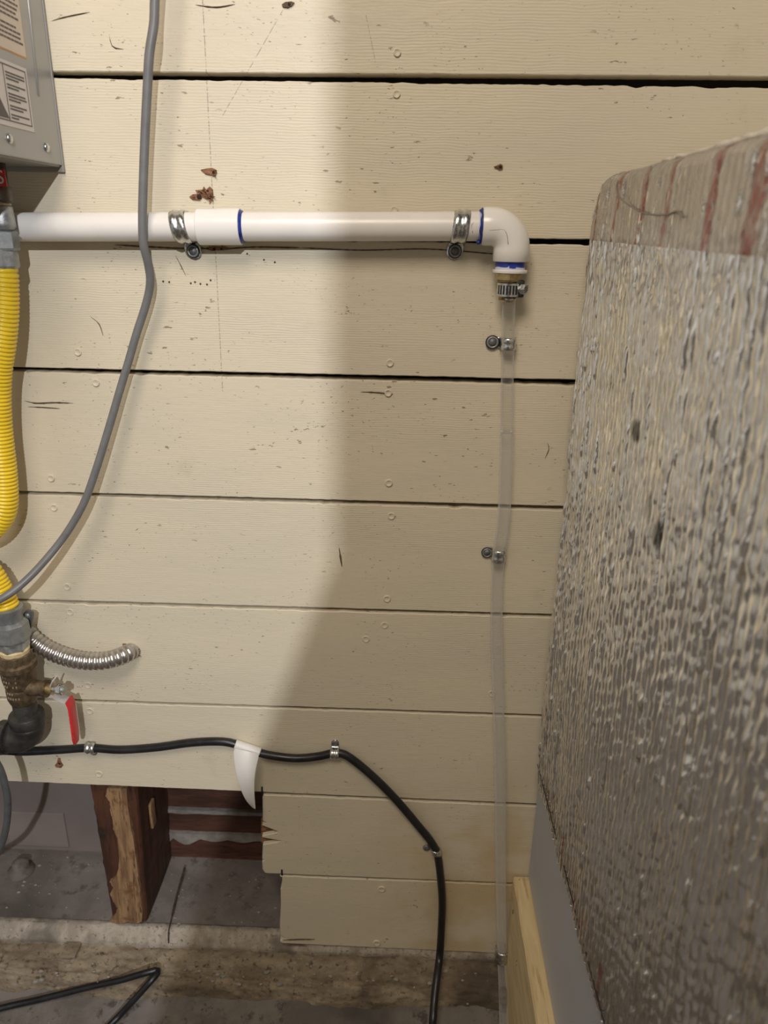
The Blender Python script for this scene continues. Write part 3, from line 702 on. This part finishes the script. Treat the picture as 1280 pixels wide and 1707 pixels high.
top('thread_tape', gh, M_TAPEY, [(336,13),(338,15),(341,17),(343,15)], 20, 0, True)
top('gas_pipe', gh, M_GLINE, [(262,9),(310,9),(312,12),(330,12),(338,11)], 20, -2, True)
tg = empty('gas_tag', P(-6,297,DG+.012), label='red tag with white letters reading GAS on the gas pipe', cat='tag')
a, b = P(-38,281,DG+.013), P(12,311,DG+.013)
mobj('tag_plate', *bbox((a.x, a.y-.0008, b.z), (b.x, a.y+.0008, a.z), .0007), M_RED, tg)
def text(s, size, loc, rot, m, par, name='lettering', ext=.0002):
    cu = bpy.data.curves.new(name, 'FONT'); cu.body = s; cu.size = size; cu.extrude = ext; cu.align_x = 'RIGHT'; cu.align_y = 'CENTER'
    to = bpy.data.objects.new(name, cu); sc.collection.objects.link(to); dg = bpy.context.evaluated_depsgraph_get(); dg.update()
    me = bpy.data.meshes.new_from_object(to.evaluated_get(dg)); bpy.data.objects.remove(to)
    me.materials.clear(); me.materials.append(m)
    me.transform(Matrix.Translation(Vector(loc)-par.location) @ rot)
    o = bpy.data.objects.new(name, me); return link(o, par)
text('GAS', .0165, ((b.x-.0012), a.y-.0011, (a.z+b.z)/2), Matrix.Rotation(pi/2, 4, 'X'), M_WHITE, tg)
# lower union
gl('collar', gh, M_GREYPAINT, [(1010,21),(1012,25),(1019,24),(1024,22),(1040,22)], 32)
gl('union_nut', gh, M_GREYPAINT, [(1032,22),(1038,29),(1062,29.5),(1066,27)], 8, False)
gl('hex_nut', gh, M_GALVD, [(1063,27),(1065,26),(1078,25),(1082,22)], 6, False)
# ball valve
bv = empty('ball_valve', G(1130), label='tarnished brass gas shut-off valve with a red-sleeved lever', cat='valve')
gl('thread_tape', bv, M_TAPEY, [(1079,21),(1081,24),(1087,23),(1090,20)], 24)
gl('hex_end', bv, M_BRASSD, [(1086,23),(1088,26.5),(1101,27.5),(1105,26)], 8, False)
gl('valve_body', bv, M_BRASSD, [(1100,25),(1103,30.5),(1110,31),(1115,28),(1128,27),(1138,25),(1142,23.5),(1145,24.5),(1159,24),(1167,21),(1171,18)], 36)
bz_ = gz(1146)
stem0 = Vector((gx+.010, -DG-.004, gz(1142)))
def stem(name, m, prof, seg=20, **k):
    o = mobj(name, *lathe(stem0, (1,-.10,.03), [(pm(a, stem0), pm(b, stem0)) for a, b in prof], seg), m, bv, **k); return sharp(o, 35)
stem('stem_housing', M_BRASSD, [(0,14),(20,13),(30,12),(31,15),(36,15)], 24)
stem('stem_ring', M_BRASS, [(36,9),(46,9)], 20)
stem('stem', M_GALVD, [(46,5),(66,5)], 16)
stem('stem_nut', M_GALV, [(54,9.5),(61,9.5),(62,8)], 6)
# raised casting marks on the body
for i in range(7):
    for j in range(5):
        a = radians(-118+j*11); y = 1109+i*7.5 - (2 if i > 3 else 0); r = pm(27.6 if i < 1 else (27 if i < 4 else 24.4), G(y))
        if rnd.random() < .15 or i in (4,): continue
        p = Vector((gx+cos(a)*r, -DG+sin(a)*r, gz(y))); mobj('cast_mark', *bbox(p-Vector((.0010,.0006,.0014)), p+Vector((.0007,.0006,.0013)), .0003), M_WORN, bv)
# lever
def px3(px, py, d): return P(px, py, d)
lv = [(91,1131),(88,1139),(88,1150),(93,1158),(103,1164),(114,1170),(119,1178)]
gr = [(115,1166),(119,1176),(122,1196),(125,1218),(127,1237)]
def blade(name, pts, wd, th, m, par, d0, taper=None):
    q = resample(spline([P(a, b, d0) for a, b in pts], 8), .002); V, F = [], []
    n = len(q)
    for i, p in enumerate(q):
        t = (q[min(i+1,n-1)]-q[max(i-1,0)]).normalized(); s = Vector((t.z, 0, -t.x)).normalized()
        w_ = wd*(taper(i/(n-1)) if taper else 1)
        pr = [(-.5,-.5),(-.38,-.85),(.38,-.85),(.5,-.5),(.5,.5),(.38,.85),(-.38,.85),(-.5,.5)]
        for a, b in pr: V.append(p + s*(b*th/1.0) + Vector((0,1,0))*(a*w_))
    for i in range(n-1):
        for k in range(8): F.append((i*8+k, i*8+(k+1)%8, (i+1)*8+(k+1)%8, (i+1)*8+k))
    F += [tuple(range(8)), tuple((n-1)*8+k for k in range(8))]
    return sharp(mobj(name, V, F, m, par), 50)
DL = DG+.004
lever = blade('lever', lv, .015, .0009, M_LEVER, bv, DL)
grip = blade('grip', gr, .0165, .0022, M_RED, bv, DL, lambda t: 1 if t < .85 else max(.55, 1-(t-.85)*2.6))
for i in range(9):
    t_ = .2+i*.075; q = P(117+9*t_+1.2, 1170+64*t_, DL) + Vector((.0012,0,0)); 
    mobj('grip_lettering', *bbox(q+Vector((-.0002,-.0035,-.0014)), q+Vector((.0009,.0035,.0006)), .0002), M_WHITE, grip)
# nipple and elbow of black iron
pe = empty('iron_elbow', G(1215), label='black iron pipe elbow below the gas valve', cat='pipe elbow')
gl('nipple', pe, M_IRON, [(1165,18.5),(1166,19),(1200,19)], 32)
gl('elbow_rim', pe, M_IRON, [(1187,20),(1189,27),(1192,28.5),(1203,28),(1206,26)], 40)
ce = G(1204); re = pm(26, ce)
pth = [ce]
for i in range(1, 15):
    a = i/14*pi/2; pth.append(ce + Vector((-(1-cos(a))*re*1.0, 0, -sin(a)*re*1.0 - .004)))
pth.append(pth[-1]+Vector((-.006,0,0)))
mobj('elbow_bend', *tube(pth, pm(25.5, ce), 36), M_IRON, pe)
el = pth[-1]
sharp(mobj('elbow_rim', *lathe(el+Vector((-.002,0,0)), (-1,0,0), [(0,pm(26,ce)),(.001,pm(28,ce)),(.010,pm(28,ce)),(.011,pm(24,ce))], 36), M_IRON, pe), 35)
mobj('pipe', *lathe(el, (-1,0,0), [(0,pm(20,ce)),(.55,pm(20,ce))], 28), M_IRON, pe)

# ------------------------------------------------------------------ water heater
XH = -.346
hb = PX(107, 274, XH); zh = CAMH + .0515
wh = empty('water_heater', (XH-.15, -.13, zh), label='grey metal wall-hung water heater casing at the top left corner', cat='water heater')
mobj('casing', *bbox((XH-.34, -.25, zh), (XH, -.004, zh+.62), .0012), M_HEATER, wh, smooth=False)
mobj('bottom_pan', *bbox((XH-.335, -.245, zh-.0015), (XH-.0018, -.006, zh+.004), .0006), M_HEATERD, wh, smooth=False)
mobj('back_flange', *bbox((XH-.34, -.0042, zh-.006), (XH+.0008, -.0008, zh+.62), .0003), M_HEATERD, wh, smooth=False)
def face(px, py): p = PX(px, py, XH); return p.y, p.z
def onface(name, pts, m, par, off=.0004, th=.0004, **k):
    q = [face(*p) for p in pts]; n = len(q)
    V = [Vector((XH+off, y, z)) for y, z in q]+[Vector((XH+off-th, y, z)) for y, z in q]
    F = [tuple(range(n)), tuple(range(n, 2*n))]+[(i, (i+1)%n, n+(i+1)%n, n+i) for i in range(n)]
    return mobj(name, V, F, m, par, smooth=False, **k)
# embossed bead
b0, b1 = face(45, -40), face(64, 160)
mobj('bead', *tube([Vector((XH, b0[0], b0[1]+.05)), Vector((XH, b1[0], b1[1]))], .0011, 8), M_HEATER, wh)
# labels: y (depth) and z extents on the casing side
yr1, zb1 = face(42.5, 98); yr2, zb2 = face(57, 221); _, zt2 = face(45.5, 116)
def lab(name, y1, z0, z1, wdt, m, off=.0005, **k):
    return mobj(name, *bbox((XH-.0001, y1-wdt, z0), (XH+off, y1, z1), .0001), m, wh, smooth=False, **k)
yR = (yr1+face(36, 30)[0])/2
lab('label_sheet', yR, zb1, zb1+.16, .11, M_ORANGE, .0004, label='orange edged instruction label')
lab('label_sheet', yR-.0008, zb1+.001, zb1+.051, .108, M_STK2, .0006, label='cream field of the instruction label')
l2 = lab('warning_label', yr2, zb2, zt2, .10, M_STK, .0005, label='white warning label with a black frame')
def inkb(y1, y0, z0, z1): 
    return mobj('print', *bbox((XH, y0, z0), (XH+.0008, y1, z1)), M_INK, wh, smooth=False)
fr_y = yr2-.0035; zA, zB = zb2+.005, zt2-.0035
inkb(fr_y, fr_y-.0008, zA, zB); inkb(fr_y, fr_y-.09, zA-.0008, zA); inkb(fr_y, fr_y-.09, zB, zB+.0008)
yc = fr_y-.0395; inkb(yc, yc-.0008, zA, zB)
g = random.Random(3)
zz_ = zB-.0045; H_ = zB-zA
for para in (3, 2, 3, 2, 2):
    for ln in range(para):
        x = yc+.003; end = fr_y - (.004 if ln < para-1 else g.uniform(.012, .022))
        while x < end-.002:
            wl = min(g.uniform(.002, .006), end-x); inkb(x+wl, x, zz_-.0012, zz_); x += wl+.0008
        zz_ -= .0024
    zz_ -= .0021
# dark triangle pictogram
mobj('print', [Vector((XH+.0008, yc-.001, zA+.001)), Vector((XH+.0008, yc-.03, zA+.001)), Vector((XH+.0008, yc-.022, zA+.026)), Vector((XH+.0003, yc-.001, zA+.001)), Vector((XH+.0003, yc-.03, zA+.001)), Vector((XH+.0003, yc-.022, zA+.026))],
     [(0,1,2),(3,4,5),(0,1,4,3),(1,2,5,4),(2,0,3,5)], M_INK, wh, smooth=False)
zz_ = zb1+.0095
for ln in range(11):
    if ln == 4: zz_ += .0035
    x = yR-.07; end = yR-g.uniform(.003, .012)
    while x < end-.002:
        wl = min(g.uniform(.003, .008), end-x); inkb(x+wl, x, zz_, zz_+.0015); x += wl+.0010
    zz_ += .0036
for px, py in [(15,231),(77,246)]:
    y, z = face(px, py); mobj('screw', *lathe((XH, y, z), (1,0,0), [(0,.0042),(.0012,.0041),(.0024,.0028),(.0029,.0001)], 20), M_GALV, wh)

# ------------------------------------------------------------------ foil wrapped unit, panel, pine board
XF = .1775
fz = np.array([-.66, -.60, -.52, -.40, -.01, .06]); fx = np.array([.1835, .182, .1795, .1775, .1755, .1775])
FT, FD0, FD1 = .0475, .030, .70
rs = np.random.RandomState(5)
_g = {}
def vnoise(u, v, seed):
    if seed not in _g: _g[seed] = np.random.RandomState(seed).rand(256, 256)
    T_ = _g[seed]; iu = np.floor(u).astype(int); iv = np.floor(v).astype(int); fu = u-iu; fv = v-iv
    fu = fu*fu*(3-2*fu); fv = fv*fv*(3-2*fv)
    a = T_[iu % 256, iv % 256]; b = T_[(iu+1) % 256, iv % 256]; c = T_[iu % 256, (iv+1) % 256]; d = T_[(iu+1) % 256, (iv+1) % 256]
    return (a*(1-fu)+b*fu)*(1-fv)+(c*(1-fu)+d*fu)*fv
SEAM_SHADE = []
def foil_h(d, z, damp=1.0):
    du = d + .06*z + .0022*(vnoise(d*60, z*38, 1)-.5) + .004*(vnoise(d*14, z*9, 2)-.5)
    dv = z + .004*(vnoise(d*70, z*40, 3)-.5)
    u = du/.0098; i = np.round(u); cu = (u-i)*2
    v = dv/.0135 + 1.2*(vnoise(d*33, z*12, 11)-.5) + .5*(i.astype(int) % 2); j = np.round(v); cv = (v-j)*2
    dome = np.sqrt(np.clip(1.02-.85*cu**2-.50*cv**2, 0, 1))
    h = .0011*dome + .0020*(1-np.abs(cu)**2.2)
    # crumples
    h += .0012*(vnoise(d*210, z*85, 4)-.5) + .0009*(vnoise(d*420, z*170, 6)-.5)
    big_ = .004*(vnoise(d*22, z*7, 5)-.5)
    # deep seams where the sheet is creased
    k = i.astype(int) % 256; seam_shade = (np.random.RandomState(9).rand(256)[k] < .50)
    edge_ = np.exp(-((np.abs(cu)-1)/.26)**2) * (cu > 0) * seam_shade
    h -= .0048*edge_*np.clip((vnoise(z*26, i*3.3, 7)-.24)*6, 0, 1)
    fl = np.exp(-((cu-.62)/.22)**2)*seam_shade*np.clip((vnoise(z*60, i*5.1, 8)-.55)*6, 0, 1); h += .0022*fl
    SEAM_SHADE.append((edge_*np.clip((vnoise(z*26, i*3.3, 7)-.26)*7, 0, 1)).astype(np.float32))
    return h*damp + big_
def d_start(z):
    t_ = np.clip((z-(-.005))/(FT+.005), 0, 1); return FD0 + .052*(1-np.sqrt(np.clip(1-t_**2.2, 0, 1)))
def foil_grid(z0f, z1, nd, nz, off, damp, d1=FD1, dmin=None):
    s = np.linspace(0, 1, nd)**1.0; tz = np.linspace(0, 1, nz)
    S, T_ = np.meshgrid(s, tz)
    z1a = z1; Z = 0*S
    D = 0*S
    for it in range(2):
        zb_ = z0f(D) if callable(z0f) else z0f
        Z = zb_ + (z1a-zb_)*T_
        D = d_start(Z) + (d1-d_start(Z))*S
    Xs = np.interp(Z, fz, fx) - foil_h(D, Z, damp) - off
    edge_ = np.clip((D-d_start(Z))/.010, 0, 1); Xs += .009*(1-np.sqrt(1-(1-edge_)**2))*1.0
    tt = np.clip((FT-Z)/.010, 0, 1); Xs += .010*(1-np.sqrt(np.clip(1-(1-tt)**2, 0, 1)))
    return np.stack([Xs, -D, Z+CAMH], -1)
def grid_obj(name, G_, m, parent, back=None, **k):
    nz, nd = G_.shape[:2]; V = G_.reshape(-1, 3).tolist(); idx = np.arange(nz*nd).reshape(nz, nd)
    Fq = np.stack([idx[:-1,:-1], idx[:-1,1:], idx[1:,1:], idx[1:,:-1]], -1).reshape(-1, 4)
    extra = []
    if back is not None:
        ring = list(idx[0,:]) + list(idx[1:,-1]) + list(idx[-1,-2::-1]) + list(idx[-2:0:-1,0]); n0 = len(V)
        for r_ in ring: v = V[r_]; V.append([back, v[1], v[2]])
        n_ = len(ring)
        for a in range(n_): b_ = (a+1) % n_; extra.append((int(ring[a]), int(ring[b_]), n0+b_, n0+a))
        extra.append(tuple(n0+a for a in range(n_)))
    me = bpy.data.meshes.new(name); off = parent.location if parent else Vector((0,0,0))
    V = [(v[0]-off.x, v[1]-off.y, v[2]-off.z) for v in V]
    me.from_pydata(V, [], [tuple(int(a) for a in q) for q in Fq]+extra); me.materials.append(m)
    me.polygons.foreach_set('use_smooth', [True]*len(me.polygons))
    return link(bpy.data.objects.new(name, me), parent, **k)
def m_foil():
    t = NT('bubble_foil'); X, Y, Z = t.xyz()
    f = t.noise(t.map((1, 1, .35)), 260, 4, .6); c = t.mix(t.ramp(f, .35, .65), (.76, .74, .71), (.93, .92, .90))
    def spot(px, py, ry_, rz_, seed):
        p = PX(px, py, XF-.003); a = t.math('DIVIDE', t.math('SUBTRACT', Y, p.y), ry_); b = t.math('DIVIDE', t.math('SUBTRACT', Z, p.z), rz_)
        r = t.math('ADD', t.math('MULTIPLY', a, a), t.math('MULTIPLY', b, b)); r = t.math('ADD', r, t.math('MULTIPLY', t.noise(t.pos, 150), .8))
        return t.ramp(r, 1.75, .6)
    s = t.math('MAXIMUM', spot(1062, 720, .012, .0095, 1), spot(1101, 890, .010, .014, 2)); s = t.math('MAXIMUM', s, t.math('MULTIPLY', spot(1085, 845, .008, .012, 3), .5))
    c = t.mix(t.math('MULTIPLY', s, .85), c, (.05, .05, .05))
    an = t.n('ShaderNodeAttribute', attribute_name='seam_shade'); c = t.mix(t.ramp(an.outputs['Fac'], .25, .75, 0, .92), c, (.035, .03, .028))  # dark reflections along the seams are painted into the foil colour
    nb = t.bump(f, .25, .0008)
    return t.fin(c, .17, .95, nb)
M_FOIL = m_foil()
fo = empty('foil_wrapped_unit', (.4, -.35, CAMH-.64), label='grey cabinet wrapped in silver bubble foil insulation, standing on the pine board', cat='insulated unit')
zbot = lambda D: -.655 + .085*np.clip(D-.03, 0, .4)
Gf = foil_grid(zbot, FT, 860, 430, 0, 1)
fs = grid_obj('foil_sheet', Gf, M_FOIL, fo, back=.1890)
at = fs.data.attributes.new('seam_shade', 'FLOAT', 'POINT'); sv = np.zeros(len(fs.data.vertices), np.float32); sv[:SEAM_SHADE[-1].size] = SEAM_SHADE[-1].ravel(); at.data.foreach_set('value', sv)
mobj('foil_lid', *bbox((.1885, -.70, CAMH-.028), (.60, -.09, CAMH+FT-.001), .006), M_FOIL, fo)
mobj('steel_panel', *bbox((.1895, -.72, CAMH-.8465), (.58, -.003, CAMH-.030), .0015), M_PANEL, fo, smooth=False, label='smooth pale grey cabinet panel')
def m_tape(name, marks, base=(.62, .57, .50), alpha=.80, wid=.0035, metal=.35):
    t = NT(name); X, Y, Z = t.xyz(); m = None
    dn_ = t.math('MULTIPLY', t.math('SUBTRACT', t.noise(t.map((1, 1, 1)), 70, 3), .5), .010)
    yy = t.math('ADD', Y, dn_)
    for c, w_ in marks:
        d = t.math('ABSOLUTE', t.math('SUBTRACT', yy, -c)); q = t.ramp(d, w_, w_*.6); m = q if m is None else t.math('MAXIMUM', m, q)
    m = t.math('MULTIPLY', m, t.ramp(t.noise(t.map((1, 2, .6)), 160, 3), .36, .56, .25, .9))
    f = t.noise(t.pos, 60, 4); c = t.mix(t.ramp(f, .3, .7), tuple(b*.85 for b in base), base); c = t.mix(m, c, (.30, .075, .065))
    t.fin(c, .16, metal, t.bump(f, .3, .002))
    tr = t.n('ShaderNodeBsdfTransparent'); ms = t.n('ShaderNodeMixShader'); t.set(ms.inputs[0], t.math('MAXIMUM', alpha, m)); t.L(tr.outputs[0], ms.inputs[1]); t.L(t.b.outputs[0], ms.inputs[2]); t.L(ms.outputs[0], t.out.inputs[0])
    return t.m
def dpx(px, py): return -PX(px, py, XF).y
mk = [(dpx(1005, 340), .0040), (dpx(1035, 340), .0044), (dpx(1079, 350), .0062), (dpx(1123, 330), .0068), (dpx(1198, 350), .0075), (dpx(1272, 350), .012), (.47, .008), (.53, .008)]
tape1 = foil_grid(lambda D: -.0085-.006*np.clip(D-.03,0,.4)*1.0, FT+.0008, 330, 46, .0024, .30)
o = grid_obj('tape', tape1, m_tape('printed_clear_tape', mk, alpha=.62), fo, label='clear tape with dark red printed strokes along the top')
# bottom tape band following the lower edge
mk2 = [(.03+.052*i+.012*sin(i*2.1), .0050) for i in range(14)]
def band(z_lo, z_hi, nd, nz, off, damp):
    s = np.linspace(0, 1, nd); tz = np.linspace(0, 1, nz); S, T_ = np.meshgrid(s, tz)
    D = FD0 + (FD1-FD0)*S; Z = z_lo(D)+(z_hi(D)-z_lo(D))*T_
    Xs = np.interp(Z, fz, fx) - foil_h(D, Z, damp) - off
    edge_ = np.clip((D-FD0)/.010, 0, 1); Xs += .009*(1-np.sqrt(1-(1-edge_)**2))
    return np.stack([Xs, -D, Z+CAMH], -1)
grid_obj('tape', band(lambda D: zbot(D)-.001, lambda D: zbot(D)+.045, 300, 30, .0014, .5), m_tape('brown_tinted_tape', mk2, (.40, .345, .30), .50), fo, label='clear tape band along the bottom edge with faded red marks')
q = [Vector((np.interp(z, fz, fx)-.0035, -d, CAMH+z)) for d, z in [(.03+.35*t_/30, zbot(.03+.35*t_/30)+.022-.012*t_/30) for t_ in range(31)]]
mobj('tape_seam', *tube(q, lambda i: .0006*(1+.6*mnoise.noise(Vector((i*.9,0,0)))), 6), M_BLACKRING, fo)
# crumpled bright tape roll along the top edge, nearer the camera
q = [Vector((.1875+.001*sin(i*.9), -(.185+i*.006), CAMH+FT+.0015+.0022*mnoise.noise(Vector((i*.4,1,0)))+.0016*(i/60))) for i in range(70)]
mobj('tape_fold', *tube(q, lambda i: .0030*(.8+.6*mnoise.noise(Vector((i*.5,0,4)))) if i > 18 else .0016, 10), simple('crumpled_tape', (.72,.68,.62), .22, .3, .1, 90, .3), fo, label='crumpled tape fold catching the light')
# crease loop in the tape near the far corner
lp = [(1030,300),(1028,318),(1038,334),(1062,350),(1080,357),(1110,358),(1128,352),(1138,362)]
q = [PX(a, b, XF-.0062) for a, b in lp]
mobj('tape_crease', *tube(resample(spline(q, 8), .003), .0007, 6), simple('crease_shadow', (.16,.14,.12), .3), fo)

# pine board
pbn = empty('pine_board', (.19, -.35, .002), label='new pine board on edge under the grey panel, lower right', cat='board')
n = 40; V, F = [], []
xw = P(855,1457).x
for i in range(n+1):
    y = -.004-.72*i/n; wv = .0012*mnoise.noise(Vector((y*30,0,0)))
    top_ = CAMH-.8475
    for x, z in [(xw+wv+.002, top_), (xw+wv, top_-.003), (xw+wv, .002), (xw+.055, .002), (xw+.055, top_)]: V.append((x, y, z))
for i in range(n):
    for k in range(5): F.append((i*5+k, i*5+(k+1)%5, (i+1)*5+(k+1)%5, (i+1)*5+k))
F += [tuple(range(5)), tuple(n*5+k for k in range(5))]
mobj('plank', V, F, M_PINE, pbn, smooth=False)
for px, py, a, b in [(855,1520,.0022,.0040),(861,1602,.0010,.0014),(861,1609,.0008,.0013)]:
    p = PX(px, py, xw-.0004); V, F = lathe(p, (-1,0,0), [(-.002,1),(.0002,1)], 12)
    V = [Vector((v.x, p.y+(v.y-p.y)*a, p.z+(v.z-p.z)*b)) for v in V]
    mobj('knot_hole', V, F, M_RAW, pbn, smooth=False)
g = random.Random(8); parts = []
for i in range(12):
    p = Vector((xw+.012+g.uniform(-.006,.008), -.006-g.uniform(0,.004), CAMH-.8475)); parts.append(tube([p, p+Vector((g.uniform(-.004,.004), g.uniform(-.003,.001), g.uniform(.002,.005)))], .0003, 4))
mobj('splinters', *join(*parts), M_PINE, pbn, smooth=False, kind='stuff')

mobj('wall_left', *bbox((-1.75, -3.0, 0), (-1.65, .02, CAMH+1.3)), simple('left_wall_paint', (.66, .62, .55), .8), None, smooth=False, kind='structure')
# ------------------------------------------------------------------ unseen blockers added behind the camera to shade the wall's right side
mobj('shadow_blocker', *bbox((.1690, -1.30, 0), (.62, -1.20, CAMH+1.3)), simple('blocker_paint', (.55, .50, .42), .8), None, smooth=False, kind='structure')
V = [Vector((x, y, CAMH+z)) for y in (-1.199, -1.215) for x, z in [(.171,.322),(.171,-1.09),(-.345,-1.09)]]
mobj('shadow_wedge_1', V, [(0,1,2),(3,4,5),(0,1,4,3),(1,2,5,4),(2,0,3,5)], M_PINE, None, smooth=False, kind='structure')  # unseen sloped board, shaped to cast the diagonal part of the shadow
